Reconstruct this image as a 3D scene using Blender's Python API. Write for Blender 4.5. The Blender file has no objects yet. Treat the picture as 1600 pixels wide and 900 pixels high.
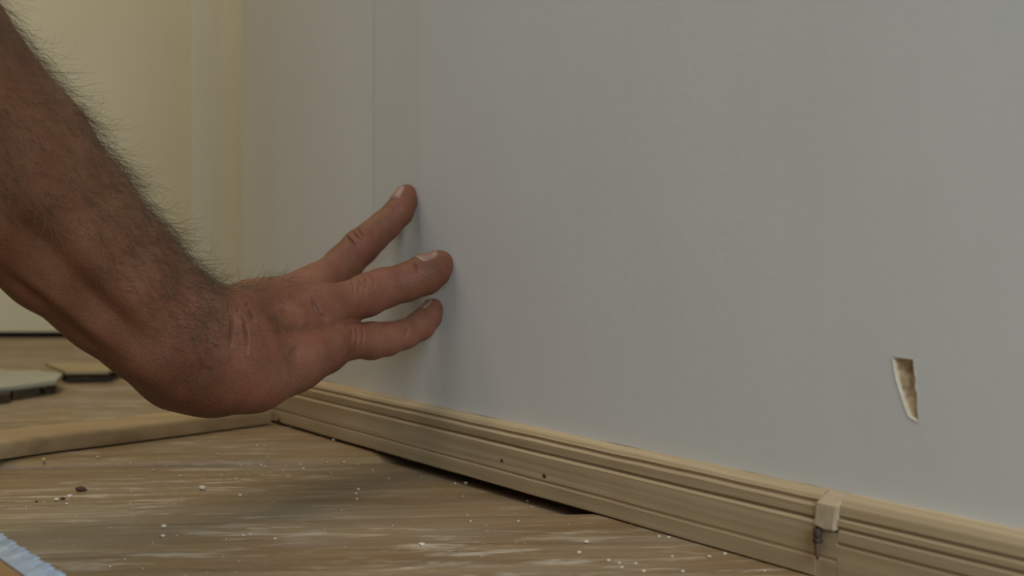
import bpy, bmesh, math, random
import numpy as np
from mathutils import Vector, Matrix, noise
from mathutils.geometry import tessellate_polygon

random.seed(4)
rng = np.random.default_rng(11)
SC = bpy.context.scene
COL = SC.collection

# ------------------------------------------------------------------ camera, world, lights, exposure
CAM_H = 0.107            # camera height above the floor (m)
FPX = 2000.0             # focal length in pixels of the 1600 px frame
HOR = 367.0              # horizon row
cam_d = bpy.data.cameras.new('camera')
cam_d.sensor_width = 36.0
cam_d.lens = 36.0 * FPX / 1600.0
cam_d.shift_y = -(450.0 - HOR) / 1600.0
cam_d.clip_start = 0.01
cam_d.dof.use_dof = True
cam_d.dof.focus_distance = 0.50
cam_d.dof.aperture_fstop = 13.0
cam = bpy.data.objects.new('camera', cam_d)
cam.location = (0, 0, CAM_H)
cam.rotation_euler = (math.pi / 2, 0, 0)
COL.objects.link(cam)
SC.camera = cam

SC.view_settings.view_transform = 'Standard'
SC.view_settings.look = 'None'
SC.view_settings.gamma = 1.0
SC.view_settings.use_curve_mapping = False
SC.view_settings.exposure = 0.0

W = bpy.data.worlds.new('room_light')
SC.world = W
W.use_nodes = True
W.node_tree.nodes['Background'].inputs[0].default_value = (0.92, 0.93, 1.0, 1)
W.node_tree.nodes['Background'].inputs[1].default_value = 0.07


def area(name, loc, target, size, power, color):
    l = bpy.data.lights.new(name, 'AREA')
    l.shape = 'SQUARE'
    l.size = size
    l.energy = power
    l.color = color
    o = bpy.data.objects.new(name, l)
    o.location = loc
    o.rotation_euler = (Vector(target) - Vector(loc)).to_track_quat('-Z', 'Y').to_euler()
    COL.objects.link(o)
    return o


area('ceiling_lamp_light', (-0.45, 0.35, 1.9), (-0.1, 0.55, 0.1), 0.9, 9.0, (1.0, 0.95, 0.85))
area('daylight_stand_in', (0.50, -0.75, 0.65), (0.15, 0.4, 0.15), 0.7, 13.0, (0.80, 0.91, 1.0))  # area lamp standing in for daylight from behind the camera; no window is built
area('next_room_lamp_light', (-0.74, 1.0, 1.3), (-0.4, 1.25, 0.1), 0.4, 3.0, (1.0, 0.78, 0.40))


# ------------------------------------------------------------------ helpers
SA, CA = 0.5685, 0.8227                    # wall direction against the view axis
DV = Vector((SA, -CA, 0))                  # along the wall, towards the camera side
NV = Vector((-CA, -SA, 0))                 # out of the wall, into the room
WD = 0.3124                                # distance camera - panel face
P0 = -WD * NV


def at(px, py, d):
    """world point seen at a pixel at depth d"""
    return Vector(((px - 800) / FPX * d, d, CAM_H - (py - HOR) / FPX * d))


def on_floor(px, py, z=0.0):
    d = (CAM_H - z) * FPX / (py - HOR)
    return Vector(((px - 800) / FPX * d, d, z))


def wall_s(px, q=0.0):
    k = (px - 800) / FPX
    d = (WD - q) / (SA + CA * k)
    return (Vector((k * d, d, 0)) - P0).dot(DV)


def wall_z(px, py, q=0.0):
    k = (px - 800) / FPX
    d = (WD - q) / (SA + CA * k)
    return CAM_H - (py - HOR) / FPX * d


def wp(s, q, z):
    v = P0 + s * DV + q * NV
    return Vector((v.x, v.y, z))


def mesh_obj(name, verts, faces, mat=None, parent=None, smooth=False, loc=None):
    me = bpy.data.meshes.new(name)
    me.from_pydata([tuple(v) for v in verts], [], faces)
    bm = bmesh.new()
    bm.from_mesh(me)
    bmesh.ops.recalc_face_normals(bm, faces=bm.faces[:])
    bm.to_mesh(me)
    bm.free()
    if smooth:
        me.polygons.foreach_set('use_smooth', [True] * len(me.polygons))
    if mat:
        me.materials.append(mat)
    o = bpy.data.objects.new(name, me)
    COL.objects.link(o)
    if parent:
        o.parent = parent
    if loc:
        o.location = loc
    return o


def tag(o, label=None, cat=None, group=None, kind=None):
    if label: o['label'] = label
    if cat: o['category'] = cat
    if group: o['group'] = group
    if kind: o['kind'] = kind
    return o


def bevel(o, w, seg=2):
    m = o.modifiers.new('bevel', 'BEVEL')
    m.width = w
    m.segments = seg
    m.limit_method = 'ANGLE'
    m.angle_limit = math.radians(35)
    return o


def prism(poly, z0, z1):
    """verts, faces of a vertical prism over a list of (x, y)"""
    n = len(poly)
    v = [(x, y, z0) for x, y in poly] + [(x, y, z1) for x, y in poly]
    f = [tuple(range(n - 1, -1, -1)), tuple(range(n, 2 * n))]
    f += [(i, (i + 1) % n, n + (i + 1) % n, n + i) for i in range(n)]
    return v, f


def extrude_profile(prof, stations):
    """prof: list of (q, z); stations: list of functions (q,z)->point; closed profile"""
    n = len(prof)
    v, f = [], []
    for st in stations:
        v += [st(q, z) for q, z in prof]
    for i in range(len(stations) - 1):
        for j in range(n):
            k = (j + 1) % n
            f.append((i * n + j, i * n + k, (i + 1) * n + k, (i + 1) * n + j))
    f.append(tuple(range(n - 1, -1, -1)))
    m = (len(stations) - 1) * n
    f.append(tuple(range(m, m + n)))
    return v, f


# ------------------------------------------------------------------ materials
def new_mat(name):
    m = bpy.data.materials.new(name)
    m.use_nodes = True
    nt = m.node_tree
    b = nt.nodes['Principled BSDF']
    return m, nt, b


def N(nt, t, **kw):
    n = nt.nodes.new(t)
    for k, v in kw.items():
        setattr(n, k, v)
    return n


def coords(nt, scale=(1, 1, 1), rot=(0, 0, 0), kind='Object'):
    tc = N(nt, 'ShaderNodeTexCoord')
    mr = N(nt, 'ShaderNodeMapping')
    mr.inputs['Rotation'].default_value = rot
    mp = N(nt, 'ShaderNodeMapping')
    mp.inputs['Scale'].default_value = scale
    nt.links.new(tc.outputs[kind], mr.inputs['Vector'])
    nt.links.new(mr.outputs['Vector'], mp.inputs['Vector'])
    return mp.outputs['Vector']


def noise_tex(nt, vec, scale, detail=4, rough=0.55, dist=0.0):
    n = N(nt, 'ShaderNodeTexNoise')
    n.inputs['Scale'].default_value = scale
    n.inputs['Detail'].default_value = detail
    n.inputs['Roughness'].default_value = rough
    n.inputs['Distortion'].default_value = dist
    nt.links.new(vec, n.inputs['Vector'])
    return n.outputs['Fac']


def ramp(nt, fac, stops):
    r = N(nt, 'ShaderNodeValToRGB')
    el = r.color_ramp.elements
    while len(el) < len(stops):
        el.new(0.5)
    for e, (p, c) in zip(el, stops):
        e.position = p
        e.color = c if len(c) == 4 else (*c, 1)
    nt.links.new(fac, r.inputs['Fac'])
    return r.outputs['Color']


def mix(nt, fac, a, b, mode='MIX'):
    m = N(nt, 'ShaderNodeMix', data_type='RGBA', blend_type=mode)
    for i, x in ((0, fac), (6, a), (7, b)):
        if hasattr(x, 'links') or hasattr(x, 'is_linked'):
            nt.links.new(x, m.inputs[i])
        elif i == 0:
            m.inputs[0].default_value = x
        else:
            m.inputs[i].default_value = (*x, 1) if len(x) == 3 else x
    return m.outputs[2]


def bump(nt, b, h, strength, dist):
    bp = N(nt, 'ShaderNodeBump')
    bp.inputs['Strength'].default_value = strength
    bp.inputs['Distance'].default_value = dist
    nt.links.new(h, bp.inputs['Height'])
    nt.links.new(bp.outputs['Normal'], b.inputs['Normal'])


def plain_mat(name, col, rough=0.6, metal=0.0, var=0.25, scale=300):
    m, nt, b = new_mat(name)
    v = coords(nt)
    f = noise_tex(nt, v, scale, 3)
    d = tuple(c * (1 - var) for c in col)
    l = tuple(min(1, c * (1 + var)) for c in col)
    nt.links.new(ramp(nt, f, [(0.3, d), (0.7, l)]), b.inputs['Base Color'])
    b.inputs['Roughness'].default_value = rough
    b.inputs['Metallic'].default_value = metal
    bump(nt, b, f, 0.15, 0.0005)
    return m


def paint_mat(name, c1, c2, rough=0.6):
    m, nt, b = new_mat(name)
    v = coords(nt)
    big = noise_tex(nt, v, 7, 3, 0.5)
    base = ramp(nt, big, [(0.3, c1), (0.7, c2)])
    vs = coords(nt, (40, 40, 3))
    streak = noise_tex(nt, vs, 2.2, 4, 0.6)
    base = mix(nt, 0.035, base, ramp(nt, streak, [(0.35, (0.55, 0.53, 0.48)), (0.65, (0.95, 0.94, 0.92))]), 'MULTIPLY')
    nt.links.new(base, b.inputs['Base Color'])
    b.inputs['Roughness'].default_value = rough
    bump(nt, b, noise_tex(nt, v, 260, 4, 0.6), 0.12, 0.0006)
    return m


def wood_mat(name, light, dark, axis_rot=0.0, grain=(6, 90, 90), rough=0.6, var=True):
    m, nt, b = new_mat(name)
    v = coords(nt, grain, (0, 0, axis_rot))
    g = noise_tex(nt, v, 1.3, 6, 0.62, 0.6)
    col = ramp(nt, g, [(0.30, dark), (0.52, tuple((a + c) / 2 for a, c in zip(light, dark))), (0.70, light)])
    v2 = coords(nt, tuple(g_ * 0.35 for g_ in grain), (0, 0, axis_rot))
    w = noise_tex(nt, v2, 1.1, 3, 0.5, 1.2)
    col = mix(nt, 0.35, col, ramp(nt, w, [(0.35, tuple(c * 0.75 for c in dark)), (0.65, (1, 0.97, 0.9))]), 'MULTIPLY')
    nt.links.new(col, b.inputs['Base Color'])
    b.inputs['Roughness'].default_value = rough
    bump(nt, b, g, 0.25, 0.0004)
    return m


M = {}
M['panel'] = paint_mat('panel_white', (0.70, 0.71, 0.68), (0.75, 0.76, 0.73))
M['wall'] = paint_mat('wall_white', (0.72, 0.715, 0.665), (0.76, 0.755, 0.705))
M['cream'] = paint_mat('wall_cream', (0.66, 0.60, 0.40), (0.70, 0.64, 0.44))
M['trimwhite'] = paint_mat('casing_cream', (0.74, 0.70, 0.53), (0.77, 0.735, 0.57), 0.45)
M['pine'] = wood_mat('raw_pine', (0.62, 0.50, 0.325), (0.46, 0.345, 0.20), math.atan2(CA, SA), (5, 260, 260))
M['pine_end'] = plain_mat('pine_end_grain', (0.44, 0.345, 0.22), 0.75, var=0.12)
M['batten'] = wood_mat('batten_wood', (0.50, 0.37, 0.20), (0.38, 0.265, 0.135), -0.45, (8, 120, 120))
M['core'] = plain_mat('exposed_core', (0.58, 0.45, 0.28), 0.9, var=0.35, scale=420)
M['fray'] = plain_mat('torn_paper', (0.66, 0.60, 0.47), 0.9, var=0.08, scale=500)
M['rust'] = plain_mat('rusty_steel', (0.040, 0.022, 0.012), 0.6, 0.2, 0.5, 700)
M['rustlight'] = plain_mat('worn_steel', (0.15, 0.10, 0.055), 0.5, 0.3, 0.3, 700)
M['blade'] = plain_mat('blade_steel', (0.47, 0.57, 0.72), 0.38, 0.25, 0.1, 200)
M['plaster'] = plain_mat('plaster_crumb', (0.62, 0.57, 0.47), 0.9, var=0.1)
M['chip'] = plain_mat('bark_brown', (0.085, 0.045, 0.022), 0.9, var=0.4)
M['straw'] = plain_mat('wood_shaving', (0.72, 0.55, 0.28), 0.8, var=0.2)
M['subfloor'] = plain_mat('dark_subfloor', (0.05, 0.035, 0.02), 0.95, var=0.3)
M['board'] = wood_mat('pale_board', (0.46, 0.37, 0.20), (0.36, 0.27, 0.13), 0.1, (10, 90, 90))
M['ochre'] = wood_mat('ochre_board', (0.52, 0.31, 0.12), (0.40, 0.22, 0.075), 0.2, (10, 110, 110))
M['greyboard'] = plain_mat('grey_board', (0.34, 0.335, 0.25), 0.7, var=0.14, scale=45)
M['dark'] = plain_mat('dark_cleat_and_shade', (0.055, 0.038, 0.02), 0.9, var=0.4)  # cleats, and the shade painted on the offcut's front
M['nail'] = plain_mat('finger_nail', (0.225, 0.125, 0.092), 0.38, var=0.06)
M['hair'] = plain_mat('arm_hair', (0.085, 0.052, 0.024), 0.5, var=0.3)


def floor_mat():
    m, nt, b = new_mat('worn_floor_plank')
    oi = N(nt, 'ShaderNodeObjectInfo')
    tc = N(nt, 'ShaderNodeTexCoord')
    off = N(nt, 'ShaderNodeVectorMath', operation='MULTIPLY_ADD')
    cmb = N(nt, 'ShaderNodeCombineXYZ')
    for i in range(3):
        nt.links.new(oi.outputs['Random'], cmb.inputs[i])
    off.inputs[1].default_value = (3.1, 3.7, 2.3)
    nt.links.new(cmb.outputs[0], off.inputs[0])
    nt.links.new(tc.outputs['Object'], off.inputs[2])

    def mp(scale):
        n = N(nt, 'ShaderNodeMapping')
        n.inputs['Scale'].default_value = scale
        nt.links.new(off.outputs[0], n.inputs['Vector'])
        return n.outputs[0]
    g = noise_tex(nt, mp((5, 60, 60)), 1.4, 6, 0.65, 0.8)
    col = ramp(nt, g, [(0.28, (0.150, 0.090, 0.039)), (0.5, (0.228, 0.150, 0.071)), (0.74, (0.315, 0.222, 0.113))])
    # greyish worn patches
    w = noise_tex(nt, mp((6, 14, 14)), 1.5, 4, 0.6)
    col = mix(nt, ramp(nt, w, [(0.45, (0, 0, 0)), (0.70, (0.55, 0.55, 0.55))]), col, (0.30, 0.255, 0.205))
    # pale paint smears stretched along the board, only in places
    s = noise_tex(nt, mp((30, 150, 150)), 1.0, 6, 0.7, 0.4)
    gate = noise_tex(nt, mp((7, 12, 12)), 1.0, 3, 0.5)
    sm = mix(nt, 1.0, ramp(nt, s, [(0.52, (0, 0, 0)), (0.66, (0.75, 0.75, 0.75))]),
             ramp(nt, gate, [(0.36, (0, 0, 0)), (0.58, (1, 1, 1))]), 'MULTIPLY')
    col = mix(nt, sm, col, (0.60, 0.53, 0.42))
    # fine dust specks
    vo = N(nt, 'ShaderNodeTexVoronoi')
    vo.inputs['Scale'].default_value = 210
    nt.links.new(mp((1, 1, 1)), vo.inputs['Vector'])
    sp = ramp(nt, vo.outputs['Distance'], [(0.05, (0.7, 0.7, 0.7)), (0.14, (0, 0, 0))])
    gate2 = noise_tex(nt, mp((30, 30, 30)), 1.0, 3, 0.5)
    sp = mix(nt, 1.0, sp, ramp(nt, gate2, [(0.50, (0, 0, 0)), (0.62, (1, 1, 1))]), 'MULTIPLY')
    col = mix(nt, sp, col, (0.66, 0.60, 0.48))
    nt.links.new(col, b.inputs['Base Color'])
    b.inputs['Roughness'].default_value = 0.5
    bump(nt, b, g, 0.4, 0.0008)
    return m


M['floor'] = floor_mat()


def skin_mat():
    m, nt, b = new_mat('weathered_skin')
    v = coords(nt)
    a = noise_tex(nt, v, 28, 4, 0.6)
    col = ramp(nt, a, [(0.30, (0.125, 0.047, 0.023)), (0.52, (0.185, 0.075, 0.041)), (0.72, (0.25, 0.113, 0.066))])
    r = noise_tex(nt, v, 75, 4, 0.65)
    col = mix(nt, ramp(nt, r, [(0.48, (0, 0, 0)), (0.70, (0.5, 0.5, 0.5))]), col, (0.245, 0.072, 0.050))
    fr = noise_tex(nt, v, 420, 3, 0.6)
    col = mix(nt, ramp(nt, fr, [(0.60, (0, 0, 0)), (0.72, (0.35, 0.35, 0.35))]), col, (0.16, 0.062, 0.033))
    # the forearm is tanned browner than the ruddy hand
    sx = N(nt, 'ShaderNodeSeparateXYZ')
    nt.links.new(v, sx.inputs[0])
    mr = N(nt, 'ShaderNodeMapRange')
    mr.inputs['From Min'].default_value = -0.105
    mr.inputs['From Max'].default_value = -0.145
    mr.inputs['To Max'].default_value = 0.62
    nt.links.new(sx.outputs['X'], mr.inputs['Value'])
    tan_ = ramp(nt, a, [(0.30, (0.092, 0.041, 0.016)), (0.70, (0.170, 0.080, 0.035))])
    col = mix(nt, mr.outputs['Result'], col, tan_)
    nt.links.new(col, b.inputs['Base Color'])
    b.inputs['Roughness'].default_value = 0.50
    b.inputs['Specular IOR Level'].default_value = 0.22
    b.inputs['Subsurface Weight'].default_value = 0.04
    b.inputs['Subsurface Radius'].default_value = (0.004, 0.0015, 0.0008)
    b.inputs['Subsurface Scale'].default_value = 1.0
    vo = N(nt, 'ShaderNodeTexVoronoi', feature='DISTANCE_TO_EDGE')
    vo.inputs['Scale'].default_value = 620
    nt.links.new(v, vo.inputs['Vector'])
    h = mix(nt, 0.5, ramp(nt, vo.outputs['Distance'], [(0.0, (0, 0, 0)), (0.25, (1, 1, 1))]),
            ramp(nt, noise_tex(nt, v, 260, 5, 0.7), [(0.2, (0, 0, 0)), (0.8, (1, 1, 1))]))
    bump(nt, b, h, 0.35, 0.0006)
    return m


M['skin'] = skin_mat()

# ------------------------------------------------------------------ structure: floor and planks
fl = mesh_obj('floor', *prism([(-2.2, -0.7), (1.3, -0.7), (1.3, 1.75), (-2.2, 1.75)], -0.05, -0.028), M['subfloor'])
tag(fl, 'dark subfloor under the worn wooden floorboards', kind='structure')
PA = math.radians(6)
PU = Vector((math.cos(PA), math.sin(PA), 0))
PV = Vector((-math.sin(PA), math.cos(PA), 0))
V2, VW = 0.4883, 0.1424
PLANK_Z = {-5: 0, -4: 0, -3: 0, -2: 0, -1: 0, 0: -0.0042, 1: -0.0012, 2: -0.0008, 3: -0.0015, 4: -0.0009, 5: -0.0013, 6: -0.001}


def plank_mesh():
    L0, L1, n = -2.0, 1.05, 40
    prof = [(0.0006, -0.026), (0.0006, -0.0050), (0.0016, -0.0034), (0.0036, -0.0016), (0.0070, -0.0005), (0.012, 0.0),
            (0.045, 0.0001), (0.09, 0.0001), (VW - 0.0065, 0.0), (VW - 0.0030, -0.0002), (VW - 0.0012, -0.0010),
            (VW - 0.0006, -0.0026), (VW - 0.0006, -0.026)]
    st = []
    for i in range(n + 1):
        x = L0 + (L1 - L0) * i / n
        st.append(lambda q, z, x=x: Vector((x, q, z)))
    v, f = extrude_profile(prof, st)
    o = mesh_obj('plank', v, f, M['floor'], fl)
    for p in o.data.polygons:
        p.use_smooth = len(p.vertices) == 4
    return o


pl0 = plank_mesh()
for i in range(-5, 7):
    o = pl0 if i == -5 else pl0.copy()
    if i != -5:
        COL.objects.link(o)
        o.parent = fl
    p = PV * (V2 + VW * i)
    o.location = (p.x, p.y, PLANK_Z[i])
    o.rotation_euler = (0, 0, PA)


def floor_top(x, y):
    i = math.floor((Vector((x, y, 0)).dot(PV) - V2) / VW)
    return PLANK_Z.get(i, 0.0)


# ------------------------------------------------------------------ structure: walls
BY = on_floor(50, 527).y           # back wall of the room beyond
wb = mesh_obj('wall_back', *prism([(-2.2, BY), (1.2, BY), (1.2, BY + 0.1), (-2.2, BY + 0.1)], 0.006, 2.4), M['cream'])
tag(wb, 'cream painted wall of the room beyond', kind='structure')

# door casing standing on the back wall, rounded outer bead and rounded inner band
def X_at(px, d): return (px - 800) / FPX * d
cd = BY - 0.02
xa, xb, xc = X_at(292, cd), X_at(345, cd), X_at(420, cd)
xd = X_at(380, cd)
prof = [(xa, BY - 0.0005), (xa, BY - 0.006), (xa + 0.002, BY - 0.010), (xa + 0.005, BY - 0.0112), (xa + 0.008, BY - 0.0104),
        (xa + 0.012, BY - 0.0100), (xb - 0.003, BY - 0.0104), (xb, BY - 0.0112), (xb + 0.003, BY - 0.0128), (xd, BY - 0.0235),
        (xc, BY - 0.0250), (xc, BY - 0.0005)]
tr = mesh_obj('trim_1', *prism(prof, 0.0, 2.05), M['trimwhite'])
tag(tr, 'cream moulded door casing on the far wall', kind='structure')

# near wall with the baseboard: its far end rounds back and stops at an outside corner
outl = []
s_end = 2.2
outl.append((s_end, -0.0021))
s0 = wall_s(560, -0.004)
s = s0
outl.append((s0, -0.0021))
while s > s0 - 0.4:
    s -= 0.004
    ds = s0 - s
    q = -0.0021 - ds * ds * 0.6
    p = wp(s, q, 0)
    outl.append((s, q))
    if 800 + FPX * p.x / p.y < 378:
        break
s1, q1 = outl[-1]
outl += [(s1, q1 - 0.10), (s_end, q1 - 0.10)]
pts = [(wp(s, q, 0).x, wp(s, q, 0).y) for s, q in outl]
wr = mesh_obj('wall_right', *prism(pts, 0.0004, 2.4), M['wall'])
tag(wr, 'off-white plastered wall behind the white sheet', kind='structure')
for p in wr.data.polygons:
    p.use_smooth = abs(p.normal.z) < 0.5
wr.data.set_sharp_from_angle(angle=math.radians(30))

# ------------------------------------------------------------------ white sheet on the wall, with the gouge
ZB = 0.0268
sA, sB = wall_s(580), wall_s(657)
hole_px = [(1397, 561), (1427, 562.5), (1428.5, 580), (1431, 592), (1430, 604), (1433.5, 615), (1433, 635), (1434.5, 656),
           (1424, 650), (1417.5, 634), (1410, 613), (1402.5, 590)]
hole = [(wall_s(x), wall_z(x, y)) for x, y in hole_px]
rim_px = [(1394.5, 557), (1427.6, 561.6), (1429.1, 580), (1431.6, 592), (1430.6, 604), (1434.1, 615), (1433.8, 635), (1436, 661),
          (1420, 651), (1413.5, 635), (1406.5, 613), (1399.5, 590)]
rim = [(wall_s(x), wall_z(x, y)) for x, y in rim_px]
outer = [(sB, ZB), (1.9, ZB), (1.9, 1.25), (sB + 0.004, 1.25)]
TH = 0.0020
verts, faces = [], []
poly = [[Vector((a, b, 0)) for a, b in outer], [Vector((a, b, 0)) for a, b in rim]]
allp = outer + rim
for a, b in allp:
    verts.append(wp(a, 0, b))
for t in tessellate_polygon(poly):
    faces.append(tuple(t))
nO, nR = len(outer), len(rim)
# straight sides of the hole
b0 = len(verts)
for (a, b) in rim:
    verts.append(wp(a, -TH, b))
for i in range(nR):
    j = (i + 1) % nR
    faces.append((nO + i, nO + j, b0 + j, b0 + i))
# tapered left edge, back side
t0 = len(verts)
verts += [wp(sA, -0.0017, ZB), wp(sA + 0.001, -0.0017, 1.25), wp(sA, -TH, ZB), wp(sA + 0.001, -TH, 1.25), wp(1.9, -TH, ZB), wp(1.9, -TH, 1.25)]
faces += [(t0, 0, 3, t0 + 1), (t0, t0 + 1, t0 + 3, t0 + 2), (1, 2, t0 + 5, t0 + 4),
          (t0, t0 + 2, t0 + 4, 1, 0), (t0 + 1, 3, 2, t0 + 5, t0 + 3)]
panel = mesh_obj('wall_sheet', verts, faces, M['panel'])
tag(panel, 'large white sheet standing on the skirting board, pressed to the wall by the hand', 'wall panel')
# torn paper edge around the gouge and the exposed brown core
nv = len(hole)
v = [wp(a, 0.00025, b) for a, b in rim] + [wp(a, -0.0003, b) for a, b in hole]
# pull the outer ring a hair inside so that it lies on the sheet
f = [(i, (i + 1) % nv, nv + (i + 1) % nv, nv + i) for i in range(nv)]
fr = mesh_obj('torn_edge', v, f, M['fray'], panel)
fr['label'] = 'pale torn paper edge of the gouge'
dep = [0.0019, 0.0019, 0.0019, 0.0019, 0.0018, 0.0018, 0.0016, 0.0006, 0.0005, 0.0006, 0.0007, 0.0010]
v = [wp(a, -0.0003, b) for a, b in hole] + [wp(a, -d, b) for (a, b), d in zip(hole, dep)]
f = [(i, (i + 1) % nv, nv + (i + 1) % nv, nv + i) for i in range(nv)]
mid_px = [(1408, 572, .0019), (1416, 590, .0013), (1420, 606, .0017), (1425, 622, .0012), (1428, 640, .0009)]
m0 = len(v)
for x, y, d in mid_px:
    v.append(wp(wall_s(x), -d, wall_z(x, y)))
R_ = lambda i: nv + i
f += [(R_(0), R_(1), m0), (R_(1), R_(2), m0), (R_(2), m0 + 1, m0), (R_(2), R_(3), m0 + 1), (R_(3), R_(4), m0 + 2, m0 + 1),
      (R_(4), R_(5), m0 + 2), (R_(5), R_(6), m0 + 3, m0 + 2), (R_(6), R_(7), m0 + 4, m0 + 3), (R_(7), R_(8), m0 + 4),
      (R_(8), R_(9), m0 + 3, m0 + 4), (R_(9), R_(10), m0 + 2, m0 + 3), (R_(10), R_(11), m0 + 1, m0 + 2), (R_(11), R_(0), m0, m0 + 1)]
co = mesh_obj('exposed_core', v, f, M['core'], panel)
co['label'] = 'rough brown core showing in the wedge-shaped gouge'

# ------------------------------------------------------------------ baseboards
mm = 0.001
profA = [(-2.0, 0.4), (7.4, 0.4), (7.9, 0.9), (7.9, 6.3), (7.55, 6.9), (7.55, 7.4), (7.9, 8.0), (7.9, 17.2), (7.2, 17.9), (6.3, 18.0), (6.2, 18.6), (7.0, 19.2),
         (6.9, 22.2), (6.2, 22.9), (5.2, 23.0), (5.1, 23.7), (5.7, 24.3), (4.9, 25.6), (3.6, 26.4), (2.0, 26.8), (-2.0, 26.8)]
profB = [(-2.0, 0.4), (7.6, 0.4), (8.0, 0.9), (8.0, 11.7), (7.2, 12.1), (7.2, 12.7), (8.0, 13.2), (8.0, 16.3), (6.9, 16.8), (6.7, 17.4), (7.6, 17.9),
         (7.5, 19.5), (6.2, 19.9), (6.0, 20.6), (6.8, 21.1), (6.2, 23.8), (4.9, 25.6), (3.0, 26.6), (2.0, 26.8), (-2.0, 26.8)]
profA = [(a * mm, b * mm) for a, b in profA]
profB = [(a * mm, b * mm) for a, b in profB]
# the joint: left length stops at px 1276, right one starts at px 1304
QB = 0.0079


def stations(sa, sb, n, jag0=0, jag1=0):
    out = []
    for i in range(n + 1):
        t = i / n
        s = sa + (sb - sa) * t
        if i == 0 and jag0:
            out.append(lambda q, z, s=s: wp(s + jag0 * math.sin(z * 900) + jag0 * 0.6 * math.sin(z * 2300 + 1), q, z))
        elif i == n and jag1:
            out.append(lambda q, z, s=s: wp(s + jag1 * math.sin(z * 1100 + 2), q, z))
        else:
            w = 0.00012 * math.sin(s * 70) + 0.00008 * math.sin(s * 190 + 1)
            out.append(lambda q, z, s=s, w=w: wp(s, q + (w if q > 0 else 0), z + (w if z > 0.02 else 0)))
    return out


sL0 = wall_s(398, QB)
sL1, sR0 = wall_s(1273.5, QB), wall_s(1308, QB)
def clip_low(prof, zc):
    lowp = [(q, z) for q, z in prof if z <= zc]
    return lowp + [(lowp[-1][0], zc), (-0.0020, zc)]


va, fa_ = extrude_profile(profA, stations(sL0, sL1, 60, 0, 0.0002))
vb, fb_ = extrude_profile(clip_low(profA, 0.0155), stations(sL1, sR0 - 0.0001, 3))
ba = mesh_obj('baseboard_right', va + vb, fa_ + [tuple(i + len(va) for i in f_) for f_ in fb_], M['pine'])
tag(ba, 'long raw pine skirting board with two grooves running under the hand', kind='structure')
bb = mesh_obj('baseboard_right', *extrude_profile(profB, stations(sR0, 1.9, 60, 0.0004, 0)), M['pine'])
tag(bb, 'shorter raw pine skirting board with three grooves right of the screw', kind='structure')
# dark knots and pin hole on the front of the long board
for x, y, r in ((850, 743, 1.5), (784, 719, 1.1), (436, 657, 1.7)):
    s_, z_ = wall_s(x, QB), wall_z(x, y, QB)
    n = 9
    v, f = [wp(s_, QB + 0.00015, z_)], []
    for i in range(n):
        a = i / n * 2 * math.pi
        rr = r * mm * random.uniform(0.6, 1.2)
        v.append(wp(s_ + 1.3 * rr * math.cos(a), QB + 0.0001, z_ + 0.7 * rr * math.sin(a)))
    v.append(wp(s_, QB - 0.001, z_))
    for i in range(n):
        j = (i + 1) % n
        f += [(0, 1 + i, 1 + j), (n + 1, 1 + i, 1 + j)]
    k = mesh_obj('knot', v, f, M['chip'], ba)

# wooden block in the joint
bx0, bx1 = wall_s(1274.5, QB), wall_s(1306.5, QB)
v = []
ztop, zbot = 0.0262, 0.0162
prof = [(-0.0018, ztop + .00058),(0.002, ztop + .0005), (0.0045, ztop - .0006), (0.0078, ztop - .0026), (0.0090, zbot + .0006), (0.0087, zbot), (-0.0018, zbot)]
edgeL = {}
jag = [0.0, 0.0003, -0.0002, 0.0005, 0.0001]
st = []
for i, t in enumerate((0, 0.08, 0.5, 0.93, 1)):
    s_ = bx0 + (bx1 - bx0) * t
    st.append(lambda q, z, s_=s_, i=i: wp(s_ + (0.00035 * math.sin(z * 1500 + i) if i in (0, 4) else 0), q - (0.0004 if i in (0, 4) and q > .006 else 0),
                                           z + (0.0004 * math.sin(i * 2.1) if z < .02 else 0)))
blk = mesh_obj('wood_block', *extrude_profile(prof, st), M['pine_end'])
tag(blk, 'small pale wooden block plugging the joint between the two skirting boards', 'wood block')


# screw hanging below the block
def lathe(name, rz, n=14, mat=None, parent=None, smooth=True):
    v, f = [], []
    for r, z in rz:
        for i in range(n):
            a = i / n * 2 * math.pi
            v.append((r * math.cos(a), r * math.sin(a), z))
    m = len(rz)
    for k in range(m - 1):
        for i in range(n):
            j = (i + 1) % n
            f.append((k * n + i, k * n + j, (k + 1) * n + j, (k + 1) * n + i))
    f.append(tuple(range(n)))
    f.append(tuple(range((m - 1) * n, m * n)))
    return mesh_obj(name, v, f, mat, parent, smooth)


sc_s = wall_s(1283, QB)
pz0, pz1 = wall_z(1283, 874, QB), zbot
hl = pz1 - pz0
base = wp(sc_s, QB + 0.0017, 0)
rz = [(0.0002, 0.0)]
zz = 0.0012
rz.append((0.0006, zz))
while zz < hl * 0.55:
    rz += [(0.00082 + 0.0002 * zz / hl, zz), (0.00105 + 0.0002 * zz / hl, zz + 0.0003)]
    zz += 0.0006
shaft = lathe('screw', rz + [(0.0010, hl * 0.56)], 14, M['rustlight'])
shaft.location = (base.x, base.y, pz0)
tag(shaft, 'small rusty screw hanging under the wooden block at the skirting joint', 'screw')
col_ = lathe('collar', [(0.0009, hl * 0.55), (0.00155, hl * 0.57), (0.0016, hl * 0.63), (0.0012, hl * 0.66), (0.0013, hl * 0.74), (0.0014, hl * 0.99)], 14, M['rust'], shaft)
col_['label'] = 'dark rusty upper shank'

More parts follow.
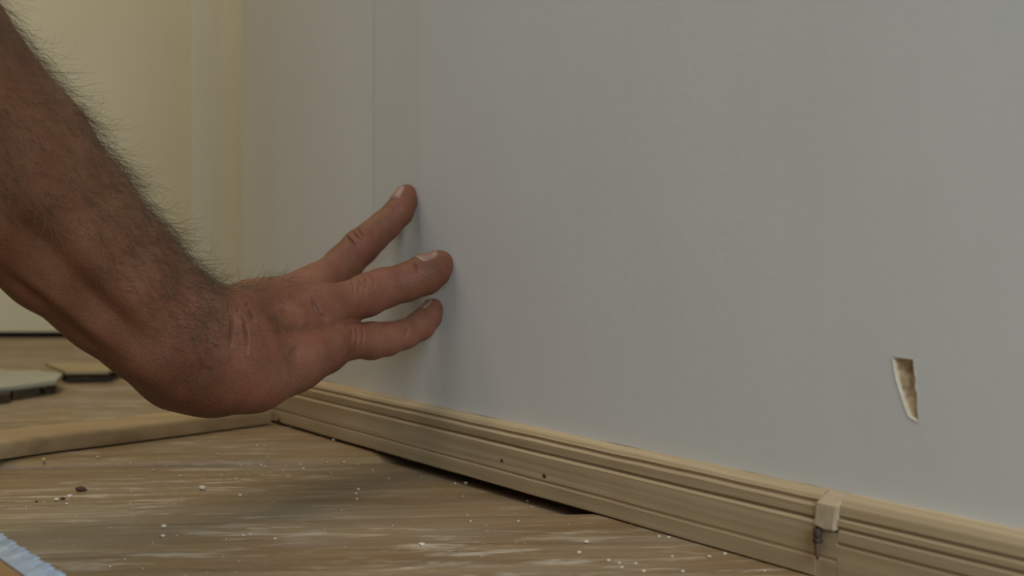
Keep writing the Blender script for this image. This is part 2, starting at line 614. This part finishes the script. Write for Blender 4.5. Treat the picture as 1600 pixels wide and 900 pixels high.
# ------------------------------------------------------------------ loose batten on the floor
near = [(-120, 741), (0, 721), (90, 708), (180, 697), (300, 681), (380, 670), (424, 664)]
bp = [on_floor(x, y, -0.0012) for x, y in near]
wid = [0.034, 0.033, 0.031, 0.029, 0.026, 0.024, 0.023]
prof = [(0.0, 0.0006), (0.0002, 0.0066), (0.0009, 0.0082), (0.0026, 0.0092), (0.010, 0.0098), (0.9, 0.0100), (1.0, 0.009), (1.0, 0.0)]
st = []
for i, p in enumerate(bp):
    a = bp[max(0, i - 1)]
    c = bp[min(len(bp) - 1, i + 1)]
    t = (c - a).normalized()
    nrm = Vector((-t.y, t.x, 0))
    lift = 0.0004
    def stf(q, z, p=p, nrm=nrm, w=wid[i], lift=lift):
        qq = q if q < 0.05 else q * w
        return p + nrm * qq + Vector((0, 0, z + lift))
    st.append(stf)
bt = mesh_obj('wood_batten', *extrude_profile(prof, st), M['batten'], smooth=True)
bt.data.set_sharp_from_angle(angle=math.radians(40))
tag(bt, 'long flat brown wooden strip lying across the floor below the forearm', 'wood strip')

# ------------------------------------------------------------------ boards lying in the room beyond
def poly_floor(pl, z):
    return [(on_floor(x, y, z).x, on_floor(x, y, z).y) for x, y in pl]


zt = -0.0008
e = bpy.data.objects.new('offcut_board', None)
COL.objects.link(e)
c = on_floor(136, 590, 0)
e.location = (c.x, c.y, zt)
tag(e, 'thin pale wooden offcut with a shaded front edge on the floor behind the wrist', 'board')
def local(pl, o): return [(x - o.location.x, y - o.location.y) for x, y in pl]
top = local(poly_floor([(102, 583), (169, 582.5), (200, 570), (70, 570)], 0.0062), e)
bot = local(poly_floor([(105, 595), (168, 594), (190, 580), (92, 580)], 0.0), e)
mesh_obj('board_top', *prism(top, 0.0062, 0.0082), M['board'], e)
mesh_obj('shaded_core', *prism(bot, 0.0002, 0.0062), M['dark'], e)  # shade on the pale board's front face, painted as a dark core

g = bpy.data.objects.new('float_board', None)
COL.objects.link(g)
c = on_floor(20, 605, 0)
g.location = (c.x, c.y, zt)
tag(g, 'grey-white flat board raised on dark cleats at the left edge of the floor', 'board')
zt1 = 0.0062
top = local(poly_floor([(-140, 630), (0, 611), (88, 600), (98, 588), (60, 584), (-140, 586)], zt1), g)
mesh_obj('plate', *prism(top, 0.0062, 0.0095), M['greyboard'], g)
bevel(g.children[0], 0.0008)
for a, b in (((-120, 646), (16, 628)), ((20, 625), (62, 618)), ((70, 616), (86, 612))):
    q = local(poly_floor([a, b, (b[0] + 2, b[1] - 14), (a[0] + 2, a[1] - 14)], 0.0), g)
    mesh_obj('cleat', *prism(q, 0.0002, 0.0062), M['dark'], g)

# ------------------------------------------------------------------ toothed blade and ochre board, bottom left corner
a, b = on_floor(-75, 786, 0.0075), on_floor(160, 939, 0.0075)
a.z = b.z = 0
t = (b - a).normalized()
nb = Vector((-t.y, t.x, 0))          # away from the camera
if nb.y < 0: nb = -nb
L = (b - a).length
n = 46
zt3 = 0.0052
v, f = [], []
pw = 0.0066
for i in range(n * 2 + 1):
    s_ = L * i / (2 * n)
    tooth = 0.0009 if i % 2 else 0.0
    wave = 0.00035 * math.sin(i * 0.9)
    p = a + t * s_
    up = Vector((0, 0, 1))
    v += [p + nb * (-pw) + up * (zt3 + 0.0003), p + nb * (-pw * 0.3) + up * (zt3 + 0.0012 + wave), p + nb * (tooth) + up * (zt3 + 0.0024 + wave),
          p + nb * (tooth) + up * (zt3 + 0.0016 + wave), p + nb * (-pw * 0.3) + up * (zt3 + 0.0004 + wave), p + nb * (-pw) + up * (zt3 - 0.0003)]
k = 6
for i in range(n * 2):
    for j in range(k):
        jj = (j + 1) % k
        f.append((i * k + j, i * k + jj, (i + 1) * k + jj, (i + 1) * k + j))
f += [tuple(range(k)), tuple(range(n * 2 * k, n * 2 * k + k))]
sb = mesh_obj('saw_blade', v, f, M['blade'])
tag(sb, 'pale blue-grey metal strip with a toothed edge in the bottom left corner', 'saw blade')
p1, p2 = a + nb * (-0.003), b + nb * (-0.003)
p3, p4 = b - nb * 0.09, a - nb * 0.09
ob = mesh_obj('ochre_board', *prism([(p.x, p.y) for p in (p1, p4, p3, p2)], 0.0002, 0.0048), M['ochre'])
bevel(ob, 0.0006)
tag(ob, 'ochre brown board under the toothed strip in the bottom left corner', 'board')

# ------------------------------------------------------------------ crumbs and chips on the floor
def crumb_mesh(name, mat, flat, seed):
    bm = bmesh.new()
    bmesh.ops.create_icosphere(bm, subdivisions=1, radius=1.0)
    r = random.Random(seed)
    for vv in bm.verts:
        vv.co *= r.uniform(0.65, 1.15)
        vv.co.z *= flat
    zm = min(vv.co.z for vv in bm.verts)
    for vv in bm.verts:
        vv.co.z -= zm
    me = bpy.data.meshes.new(name)
    bm.to_mesh(me)
    bm.free()
    me.materials.append(mat)
    return me


cm = [crumb_mesh('plaster_crumb', M['plaster'], 0.6, i) for i in range(4)]
sm_ = [crumb_mesh('wood_shaving', M['straw'], 0.4, 20 + i) for i in range(3)]
dm = [crumb_mesh('bark_chip', M['chip'], 0.6, 40 + i) for i in range(3)]


def crumb(name, me, px, py, size, label, cat, group=None, stretch=1.0):
    p = on_floor(px, py, 0)
    z = floor_top(p.x, p.y)
    p = on_floor(px, py, z)
    o = bpy.data.objects.new(name, me)
    o.location = (p.x, p.y, floor_top(p.x, p.y))
    o.rotation_euler = (0, 0, random.uniform(0, 6.28))
    r = size / 2 * p.y / FPX
    o.scale = (r * stretch, r, r)
    COL.objects.link(o)
    tag(o, label, cat, group)


# the conspicuous ones, pixel size
crumb('plaster_crumb', cm[0], 316, 766, 13, 'largest round pale crumb on the floor below the wooden strip', 'crumb', 'pale crumbs on the floor')
crumb('plaster_crumb', cm[1], 256, 824, 10, 'bright white crumb in the lower left of the floor, upper of two', 'crumb', 'pale crumbs on the floor')
crumb('plaster_crumb', cm[2], 254, 840, 9, 'pale crumb just in front of the bright white crumb, lower of two', 'crumb', 'pale crumbs on the floor')
crumb('plaster_crumb', cm[3], 659, 853, 11, 'lone white crumb at the bottom middle of the floor', 'crumb', 'pale crumbs on the floor')
crumb('bark_chip', dm[0], 127, 768, 15, 'dark brown chip on the floor at left, largest of a cluster', 'chip', 'dark chips on the floor', 1.5)
crumb('bark_chip', dm[1], 98, 781, 9, 'middle-sized dark chip at left, middle of the chip cluster', 'chip', 'dark chips on the floor')
crumb('bark_chip', dm[2], 57, 785, 6, 'tiny dark chip at left, farthest left of the chip cluster', 'chip', 'dark chips on the floor')
crumb('plaster_crumb', cm[1], 109, 777, 10, 'pale crumb among the dark chips, beside the largest chip', 'crumb', 'pale crumbs on the floor')
crumb('plaster_crumb', cm[0], 88, 783, 9, 'greyish crumb left of the dark chips', 'crumb', 'pale crumbs on the floor')
LBL = 'tiny pale crumb scattered on the worn floorboards'
small = [(104, 789, 6), (153, 715, 6), (240, 736, 6), (283, 745, 6), (69, 728, 5), (408, 727, 5), (414, 730, 4), (402, 697, 5), (413, 698, 5),
         (369, 749, 5), (438, 661, 6), (453, 668, 5), (521, 689, 6), (549, 690, 6), (470, 727, 5), (474, 733, 5), (560, 766, 6), (556, 772, 5),
         (557, 781, 5), (592, 706, 9), (728, 757, 8), (711, 756, 5), (916, 849, 9), (987, 819, 7), (951, 878, 8), (968, 881, 7), (972, 889, 8),
         (993, 882, 7), (1050, 871, 6), (1066, 894, 8), (1108, 872, 8), (1133, 867, 9), (905, 866, 9), (1030, 839, 6), (1045, 842, 7),
         (824, 784, 6), (735, 816, 5), (810, 815, 5), (1194, 894, 6), (380, 838, 6), (390, 836, 5), (430, 842, 5), (375, 775, 6), (340, 720, 5)]
for i, (x, y, s_) in enumerate(small):
    crumb('plaster_crumb', cm[i % 4], x, y, s_, LBL, 'crumb', 'tiny pale crumbs')
rr = random.Random(9)
for i in range(46):
    x = rr.uniform(20, 900); y = rr.uniform(718, 895)
    if y > 662 + .289 * (x - 437) + 6 and not (x < 160 and y > 820):
        crumb('plaster_crumb', cm[i % 4], x, y, rr.uniform(2.0, 4.0), LBL, 'crumb', 'tiny pale crumbs')
for i in range(24):
    x = rr.uniform(170, 560); y = rr.uniform(722, 752)
    if y > 662 + .289 * (x - 437) + 8:
        crumb('wood_shaving', sm_[i % 3], x, y, rr.uniform(2.5, 5), 'tiny straw-coloured shaving on the floor in front of the strip', 'shaving', 'tiny shavings')
crumb('wood_shaving', sm_[0], 68, 729, 8, 'straw-coloured shaving standing at left in front of the strip', 'shaving', None, 0.7)
crumb('wood_shaving', sm_[1], 1006, 893, 8, 'orange-yellow shaving at the bottom edge left of the screw', 'shaving')

# ------------------------------------------------------------------ the arm and hand: one continuous surface
H = 0.0008


class Prims:
    """list of tapered capsules, evaluated slab by slab on the grid"""
    def __init__(self):
        self.p = []

    def cone(self, a, b, ra, rb, k, ell=None):
        self.p.append((np.array(a, np.float32), np.array(b, np.float32), np.float32(ra), np.float32(rb), np.float32(k), ell))

    def fill(self, f, lo):
        """union into f, a grid block whose first sample lies at lo"""
        lo = np.array(lo)
        n = np.array(f.shape)
        for a, b, ra, rb, k, ell in self.p:
            m = max(ra, rb) * (ell[1] if ell else 1) + k + 0.003
            i0 = np.clip(np.floor((np.minimum(a, b) - m - lo) / H).astype(int), 0, n)
            i1 = np.clip(np.ceil((np.maximum(a, b) + m - lo) / H).astype(int), 0, n)
            if (i1 <= i0).any():
                continue
            ax = [(np.arange(i0[d], i1[d]) * H + lo[d]).astype(np.float32) for d in range(3)]
            X, Y, Z = ax[0][:, None, None], ax[1][None, :, None], ax[2][None, None, :]
            ab = b - a
            t = ((X - a[0]) * ab[0] + (Y - a[1]) * ab[1] + (Z - a[2]) * ab[2]) / np.float32(max(1e-12, ab @ ab))
            t = np.clip(t, 0, 1)
            dx, dy, dz = X - a[0] - t * ab[0], Y - a[1] - t * ab[1], Z - a[2] - t * ab[2]
            d2 = dx * dx + dy * dy + dz * dz
            if ell:
                w, e = ell
                c = dx * np.float32(w[0]) + dy * np.float32(w[1]) + dz * np.float32(w[2])
                d2 -= c * c * np.float32(1 - 1 / (e * e))
            d = np.sqrt(np.maximum(d2, 0)) - (ra + t * (rb - ra))
            sl = tuple(slice(i0[q], i1[q]) for q in range(3))
            f[sl] = smin(f[sl], d, k)


def smin(a, b, k):
    h = np.maximum(k - np.abs(a - b), 0) / k
    return np.minimum(a, b) - h * h * k * 0.25


def node(t):
    px, py, d, r = t
    return at(px, py, d), r * d / FPX


LO, HI = (-0.285, 0.29, 0.028), (-0.005, 0.65, 0.315)
arm = Prims()
ad = Vector((0.53, 0.54, -0.65)).normalized()
wv = ad.cross(Vector((0.7, 0, 0.7))).normalized()


def chain(F, nodes, k, ell=None, e=None):
    nn = [node(t) for t in nodes]
    for i in range(len(nn) - 1):
        F.cone(nn[i][0], nn[i + 1][0], nn[i][1], nn[i + 1][1], k, (ell, e) if ell else None)


# forearm
chain(arm, [(-560, -420, .355, 205), (-380, -170, .385, 190), (-180, 60, .415, 170), (-1, 254, .447, 140), (90, 349, .461, 121), (172, 432, .475, 105),
            (238, 495, .488, 94), (290, 537, .50, 88)], 0.006, wv, 1.18)
# ulnar muscle ridge below the groove and ulna head
chain(arm, [(-150, 180, .39, 92), (-38, 318, .42, 70), (68, 420, .445, 47), (168, 503, .465, 35), (240, 556, .48, 33)], 0.009)
chain(arm, [(258, 560, .478, 40), (282, 577, .484, 42)], 0.010)
# carpal mass, hypothenar, thenar
chain(arm, [(290, 537, .50, 86), (345, 540, .512, 78), (400, 530, .535, 68)], 0.008, wv, 1.1)
chain(arm, [(285, 575, .492, 55), (335, 588, .50, 52), (400, 584, .515, 50), (455, 560, .532, 46), (500, 545, .546, 38)], 0.010)
# metacarpals
chain(arm, [(340, 505, .52, 44), (410, 480, .548, 38), (490, 450, .578, 32)], 0.009)
chain(arm, [(345, 520, .512, 46), (420, 500, .535, 40), (500, 481, .556, 33)], 0.009)
chain(arm, [(345, 550, .508, 46), (420, 540, .53, 40), (495, 540, .547, 36)], 0.009)
chain(arm, [(350, 500, .535, 42), (410, 478, .57, 36), (475, 455, .603, 29)], 0.009)
chain(arm, [(350, 545, .53, 42), (420, 545, .565, 40), (460, 540, .59, 32)], 0.010)

fingers = {
    'middle': [(480, 455, .575, 30), (508, 437, .584, 29), (537, 413, .592, 28.5), (564, 385, .599, 28), (582, 370, .603, 25), (600, 354, .607, 23.5),
               (623, 331, .6115, 22), (632, 313, .614, 18.5), (636, 301, .616, 14)],
    'ring': [(480, 487, .550, 32), (505, 482, .556, 33), (540, 474, .565, 33), (573, 461, .572, 33), (600, 450, .577, 31), (635, 441, .582, 29.5),
             (664, 429, .5855, 31), (680, 420, .587, 26), (688, 411, .5875, 20)],
    'pinky': [(480, 542, .542, 35), (510, 538, .550, 33), (545, 532, .559, 29), (580, 532, .568, 28.5), (605, 530, .574, 25.5), (632, 523, .580, 23),
              (655, 509, .5875, 22.5), (670, 494, .592, 19), (677, 481, .5945, 15)],
    'index': [(470, 458, .600, 28), (505, 440, .610, 26), (535, 415, .617, 24), (560, 392, .622, 23), (585, 370, .6255, 20), (604, 350, .628, 17), (612, 340, .629, 13)],
    'thumb': [(440, 545, .580, 32), (475, 545, .600, 29), (505, 535, .612, 26), (525, 525, .620, 24), (535, 518, .624, 18)],
}
fps = []
for nm, nodes in fingers.items():
    F = Prims()
    chain(F, nodes, 0.0022)
    fps.append(F)
GN = np.ceil((np.array(HI) - np.array(LO)) / H).astype(int) + 1
FIELD = np.full(GN, 0.05, np.float32)
for i in range(0, GN[0], 40):
    blk_ = FIELD[i:i + 40]
    o0 = (LO[0] + i * H, LO[1], LO[2])
    arm.fill(blk_, o0)
    if o0[0] + 40 * H > -0.13:
        fin = None
        for F in fps:
            g_ = np.full(blk_.shape, 0.05, np.float32)
            F.fill(g_, o0)
            fin = g_ if fin is None else smin(fin, g_, np.float32(0.0009))
        blk_[...] = smin(blk_, fin, np.float32(0.0065))


def surface_nets(f, lo, h):
    s = f < 0
    c = np.zeros(tuple(np.array(f.shape) - 1), np.int8)
    for i in (0, 1):
        for j in (0, 1):
            for k in (0, 1):
                c += s[i:f.shape[0] - 1 + i, j:f.shape[1] - 1 + j, k:f.shape[2] - 1 + k]
    act = (c > 0) & (c < 8)
    idx = np.argwhere(act)
    vid = np.full(act.shape, -1, np.int32)
    vid[act] = np.arange(len(idx))
    acc = np.zeros((len(idx), 3))
    cnt = np.zeros(len(idx))
    cor = [(i, j, k) for i in (0, 1) for j in (0, 1) for k in (0, 1)]
    for A in cor:
        for d in range(3):
            if A[d] == 0:
                B = list(A); B[d] = 1
                fa = f[idx[:, 0] + A[0], idx[:, 1] + A[1], idx[:, 2] + A[2]]
                fb = f[idx[:, 0] + B[0], idx[:, 1] + B[1], idx[:, 2] + B[2]]
                m = (fa < 0) != (fb < 0)
                t = np.where(m, fa / np.where(m, fa - fb, 1), 0)
                p = np.array(A, float)[None, :].repeat(len(idx), 0)
                p[:, d] += t
                acc[m] += p[m]
                cnt[m] += 1
    verts = (idx + acc / cnt[:, None]) * h + lo
    quads = []
    for d in range(3):
        u, w = (d + 1) % 3, (d + 2) % 3
        sl0 = [slice(1, -1)] * 3; sl1 = [slice(1, -1)] * 3
        sl0[d] = slice(0, -1); sl1[d] = slice(1, None)
        a0 = s[tuple(sl0)]; a1 = s[tuple(sl1)]
        e = np.argwhere(a0 != a1)
        fl_ = a0[tuple(e.T)]
        off = np.ones(3, int); off[d] = 0
        g = e + off
        def cell(du, dw):
            q = g.copy(); q[:, u] += du; q[:, w] += dw
            return vid[q[:, 0], q[:, 1], q[:, 2]]
        Q = np.stack([cell(-1, -1), cell(0, -1), cell(0, 0), cell(-1, 0)], 1)
        Q[~fl_] = Q[~fl_][:, ::-1]
        quads.append(Q)
    return verts, np.concatenate(quads)


V, Q = surface_nets(FIELD, np.array(LO), H)
del FIELD


def normals(V, Q):
    n = np.cross(V[Q[:, 2]] - V[Q[:, 0]], V[Q[:, 3]] - V[Q[:, 1]])
    vn = np.zeros_like(V)
    for i in range(4):
        np.add.at(vn, Q[:, i], n)
    return vn / np.maximum(np.linalg.norm(vn, axis=1, keepdims=True), 1e-12)


def smooth(V, Q, it, lam=0.5):
    n = len(V)
    for _ in range(it):
        acc = np.zeros_like(V); cnt = np.zeros(n)
        for i in range(4):
            a, b = Q[:, i], Q[:, (i + 1) % 4]
            np.add.at(acc, a, V[b]); np.add.at(acc, b, V[a])
            np.add.at(cnt, a, 1); np.add.at(cnt, b, 1)
        V = V + lam * (acc / cnt[:, None] - V)
    return V


V = smooth(V, Q, 4)
VN = normals(V, Q)


def proj(V):
    return np.stack([800 + FPX * V[:, 0] / V[:, 1], HOR - FPX * (V[:, 2] - CAM_H) / V[:, 1]], 1)


PX = proj(V)


def refine(V, VN, Q, pick):
    """split the picked quads into four; their neighbours take the new edge points as n-gons"""
    S = Q[pick]
    E = np.sort(np.concatenate([S[:, [i, (i + 1) % 4]] for i in range(4)]), 1)
    key = E[:, 0].astype(np.int64) * len(V) + E[:, 1]
    uk, inv = np.unique(key, return_inverse=True)
    ea, eb = uk // len(V), uk % len(V)
    base = len(V)
    mid = 0.5 * (V[ea] + V[eb]); mn = VN[ea] + VN[eb]
    cen = V[S].mean(1); cn = VN[S].sum(1)
    V2_ = np.concatenate([V, mid, cen]); N2_ = np.concatenate([VN, mn, cn])
    N2_ /= np.linalg.norm(N2_, axis=1, keepdims=True)
    m = len(S)
    M_ = [base + inv[i * m:(i + 1) * m] for i in range(4)]
    C_ = base + len(uk) + np.arange(m)
    sub = np.concatenate([np.stack([S[:, i], M_[i], C_, M_[(i + 3) % 4]], 1) for i in range(4)])
    rest = Q[~pick]
    kk = np.stack([np.minimum(rest[:, i], rest[:, (i + 1) % 4]).astype(np.int64) * len(V) + np.maximum(rest[:, i], rest[:, (i + 1) % 4]) for i in range(4)], 1)
    pos = np.clip(np.searchsorted(uk, kk), 0, len(uk) - 1)
    has = uk[pos] == kk
    bord = has.any(1)
    quads = np.concatenate([rest[~bord], sub])
    ngons = []
    for r_, h_, p_ in zip(rest[bord], has[bord], pos[bord]):
        g_ = []
        for i in range(4):
            g_.append(int(r_[i]))
            if h_[i]:
                g_.append(int(base + p_[i]))
        ngons.append(g_)
    return V2_, N2_, quads, ngons


vw = V - np.array([0, 0, CAM_H])
fc = -(vw * VN).sum(1) / np.linalg.norm(vw, axis=1)
inb = (PX[:, 0] > 335) & (PX[:, 0] < 725) & (fc > -0.1)
V, VN, Q, NG = refine(V, VN, Q, inb[Q].all(1))
PX = proj(V)
view = V - np.array([0, 0, CAM_H])
view /= np.linalg.norm(view, axis=1, keepdims=True)
facing = np.clip(-(view * VN).sum(1) * 2.5, 0, 1)
disp = np.zeros(len(V))


def polydist(pl):
    best = np.full(len(V), 1e9); tt = np.zeros(len(V))
    n = len(pl) - 1
    for i in range(n):
        a, b = np.array(pl[i], float), np.array(pl[i + 1], float)
        ab = b - a
        t = np.clip(((PX - a) @ ab) / (ab @ ab), 0, 1)
        d = np.linalg.norm(PX - a - t[:, None] * ab, axis=1)
        m = d < best
        best[m] = d[m]; tt[m] = (i + t[m]) / n
    return best, tt


def crease(pl, sig, depth, fade=0.25):
    """a fold (depth > 0) or ridge (depth < 0) following a line over the visible side; depth in mm"""
    global disp
    d, t = polydist(pl)
    w = np.minimum(1, np.minimum(t, 1 - t) / fade) if fade else 1.0
    disp -= depth * 0.001 * np.exp(-0.5 * (d / sig) ** 2) * np.clip(w, 0.0, 1) * facing


# wrist folds
crease([(357, 474), (364, 498), (362, 521), (360, 546)], 1.7, 4.5, 0.45)
crease([(369, 478), (382, 501), (386, 527), (387, 558)], 1.6, 3.6, 0.45)
crease([(385, 472), (393, 488), (400, 504)], 1.6, 3.4, 0.45)
crease([(405, 500), (412, 525), (425, 545)], 3.0, 0.5)
# grooves and tendons of the forearm
crease([(-60, 255), (14, 322), (56, 367), (92, 408), (130, 450), (170, 488), (220, 533), (255, 562)], 15, 3.2)
crease([(-40, 395), (20, 440), (60, 470), (110, 515), (150, 548), (200, 575)], 7, 1.5)
crease([(20, 420), (75, 460), (130, 505), (190, 550)], 7, -0.9)
crease([(30, 250), (110, 350), (200, 440), (270, 500)], 26, -1.2)
crease([(60, 240), (140, 330), (230, 420)], 8, 0.5)
# back of the hand: valleys between the metacarpals, knuckle folds
crease([(410, 470), (450, 468), (490, 455)], 6, 1.0)
crease([(430, 520), (470, 516), (520, 509), (550, 504)], 6, 2.2)
crease([(488, 462), (492, 478), (500, 492), (515, 500)], 2.2, 1.8)
crease([(455, 545), (463, 552), (470, 553)], 7, 0.6)
crease([(500, 472), (512, 474)], 12, -0.5, 0)
crease([(472, 478), (476, 500), (470, 520)], 5, -0.4)
crease([(440, 455), (447, 480), (444, 500)], 4, 0.4)
# finger joints
for pl in ([(545, 358), (556, 368), (566, 380)], [(552, 352), (562, 362), (572, 376)], [(537, 366), (548, 376), (556, 388)]):
    crease(pl, 1.3, 0.9, 0.4)
for pl in ([(556, 430), (562, 445), (560, 462)], [(566, 427), (570, 442), (569, 458)], [(576, 424), (583, 436), (586, 452)], [(643, 408), (649, 418), (650, 432)], [(549, 434), (553, 448), (552, 462)]):
    crease(pl, 1.3, 0.9, 0.4)
for pl in ([(556, 506), (560, 526), (558, 548)], [(549, 508), (552, 526), (550, 546)], [(565, 504), (569, 522), (567, 544)], [(630, 502), (635, 514), (635, 530)]):
    crease(pl, 1.3, 0.9, 0.4)
crease([(580, 440), (575, 452)], 9, -0.5, 0)
crease([(570, 372), (560, 378)], 9, -0.4, 0)
# slight lumps of living skin
nz = np.array([noise.noise(Vector(p) * 70) for p in V[::1]]) if len(V) < 600000 else 0
disp += 0.00045 * nz
V = V + VN * disp[:, None]
# keep every fingertip in front of the sheet
nq = np.array([NV.x, NV.y, NV.z])
dq = V @ nq + WD
low = dq < 0.00015
V[low] += nq[None, :] * (0.00015 - dq[low])[:, None]

me = bpy.data.meshes.new('person')
me.vertices.add(len(V)); me.vertices.foreach_set('co', V.astype(np.float32).ravel())
loops = np.concatenate([Q.astype(np.int32).ravel(), np.array([x for g_ in NG for x in g_], np.int32)])
tot = np.concatenate([np.full(len(Q), 4, np.int32), np.array([len(g_) for g_ in NG], np.int32)])
me.loops.add(len(loops)); me.loops.foreach_set('vertex_index', loops)
me.polygons.add(len(tot))
me.polygons.foreach_set('loop_start', (np.cumsum(tot) - tot).astype(np.int32))
me.polygons.foreach_set('loop_total', tot)
me.update(calc_edges=True)
me.validate()
me.polygons.foreach_set('use_smooth', np.ones(len(me.polygons), bool))
me.materials.append(M['skin'])
person = bpy.data.objects.new('person', me)
COL.objects.link(person)
tag(person, 'bare hairy forearm and hand with spread fingers pushing against the white sheet', 'person')

# finger nails, laid on the skin
from mathutils.bvhtree import BVHTree
hand_sel = np.where(V[Q[:, 0], 0] > -0.10)[0]
BV = BVHTree.FromPolygons([tuple(p) for p in V], [tuple(int(x) for x in q) for q in Q[hand_sel]])


def nail(nm, dorsal, length, width=50, fwd=0.3):
    nodes = fingers[nm]
    a, ra = node(nodes[-3]); b, rb = node(nodes[-1])
    ax_ = (b - a).normalized()
    n_ = (Vector(dorsal) - ax_ * Vector(dorsal).dot(ax_)).normalized()
    bi = ax_.cross(n_)
    nu, nvv = 10, 10
    outer, inner = [], []
    for i in range(nvv + 1):
        t = 2 * i / nvv - 1                       # -1 root, 1 free edge
        for j in range(nu + 1):
            u = 2 * j / nu - 1
            # round the corners of the plate
            uu = u * math.sqrt(max(0, 1 - 0.35 * t * t)); tt = t * math.sqrt(max(0, 1 - 0.35 * u * u))
            th = math.radians(width) * uu
            o_ = b + ax_ * (length * (tt * 0.5 - 0.5) + rb * fwd)
            dr = n_ * math.cos(th) + bi * math.sin(th)
            far_ = rb + (ra - rb) * min(1.0, 0.5 - tt * 0.5) + 0.0016
            hit = BV.ray_cast(o_ + dr * far_, -dr, far_)
            p = hit[0] if hit[0] else o_ + dr * rb
            rim_ = max(abs(u), abs(t)) ** 6
            free = 0.0004 if t > 0.7 else 0.0
            outer.append(p + dr * (0.00040 - 0.0005 * rim_ + free)); inner.append(p - dr * 0.0007)
    w = nu + 1
    f = []
    o2 = len(outer)
    for i in range(nvv):
        for j in range(nu):
            f.append((i * w + j, i * w + j + 1, (i + 1) * w + j + 1, (i + 1) * w + j))
            f.append((o2 + i * w + j, o2 + (i + 1) * w + j, o2 + (i + 1) * w + j + 1, o2 + i * w + j + 1))
    ring = [j for j in range(w)] + [i * w + nu for i in range(1, nvv + 1)] + [nvv * w + j for j in range(nu - 1, -1, -1)] + [i * w for i in range(nvv - 1, 0, -1)]
    for i in range(len(ring)):
        p_, q_ = ring[i], ring[(i + 1) % len(ring)]
        f.append((p_, q_, o2 + q_, o2 + p_))
    return mesh_obj('fingernail', outer + inner, f, M['nail'], person, True)


DOR = (-0.62, -0.35, 0.70)
nail('middle', DOR, 0.0095)
nail('ring', (-0.45, -0.25, 0.86), 0.0105)
nail('pinky', (-0.62, -0.25, 0.75), 0.0080)
nail('index', DOR, 0.009)
nail('thumb', (-0.2, 0.3, 0.9), 0.010)

# arm hair
axis_a = at(-180, 60, .415); axis_b = at(330, 500, .505)
av = np.array((axis_b - axis_a)); al = np.linalg.norm(av); av /= al
tpar = ((V - np.array(axis_a)) @ av) / al
top_dir = np.array(Vector((0.72, 0.1, 0.69)).normalized())
side = VN @ top_dir
camf = -(view * VN).sum(1)
wgt = np.where((tpar > -0.1) & (tpar < 0.99), np.clip(side + 0.35, 0, 1) ** 1.6, 0)
wgt = np.where((tpar >= 0.9) & (PX[:, 0] > 345), np.where(PX[:, 0] < 450, np.clip(side - 0.2, 0, 1) * 0.5, 0), wgt)
wgt *= np.clip(0.25 + tpar * 0.9, 0.15, 1.0)
wgt[(PX[:, 0] > 335) & (camf > -0.1)] *= 0.18          # finer mesh there
wgt[(PX[:, 0] > 350) & (camf > 0.45)] *= 0.25          # the back of the hand is nearly bare
wgt = wgt / wgt.sum()
NH = 4200
pick = rng.choice(len(V), NH, p=wgt)
hv, hf = [], []
for idx in pick:
    p = Vector(V[idx]); n_ = Vector(VN[idx])
    d = Vector(av) + Vector(rng.normal(0, 0.35, 3))
    d = (d - n_ * d.dot(n_)).normalized()
    lift = rng.uniform(0.25, 0.75)
    Lh = rng.uniform(0.006, 0.013) * (1.0 + 0.5 * max(0.0, float(side[idx])))
    curl = Vector(rng.normal(0, 0.8, 3))
    seg = 6
    pos = p.copy() - n_ * 0.0003
    dirn = (d * (1 - lift * 0.5) + n_ * lift).normalized()
    b0 = len(hv)
    r0 = rng.uniform(0.00004, 0.00007)
    for k in range(seg + 1):
        sd = dirn.orthogonal().normalized(); s2 = dirn.cross(sd)
        r_ = r0 * (1 - 0.7 * k / seg)
        for q in range(3):
            a = q * 2.0944
            hv.append(pos + (sd * math.cos(a) + s2 * math.sin(a)) * r_)
        pos = pos + dirn * (Lh / seg)
        dirn = (dirn + curl * 0.28 + d * 0.16 - n_ * 0.10).normalized()
    for k in range(seg):
        for q in range(3):
            q2 = (q + 1) % 3
            hf.append((b0 + k * 3 + q, b0 + k * 3 + q2, b0 + k * 3 + 3 + q2, b0 + k * 3 + 3 + q))
hm = bpy.data.meshes.new('arm_hair')
hm.from_pydata([tuple(x) for x in hv], [], hf)
hm.materials.append(M['hair'])
ho = bpy.data.objects.new('arm_hair', hm)
COL.objects.link(ho)
ho.parent = person
tag(ho, 'fine brown hair along the top of the forearm', kind='stuff')
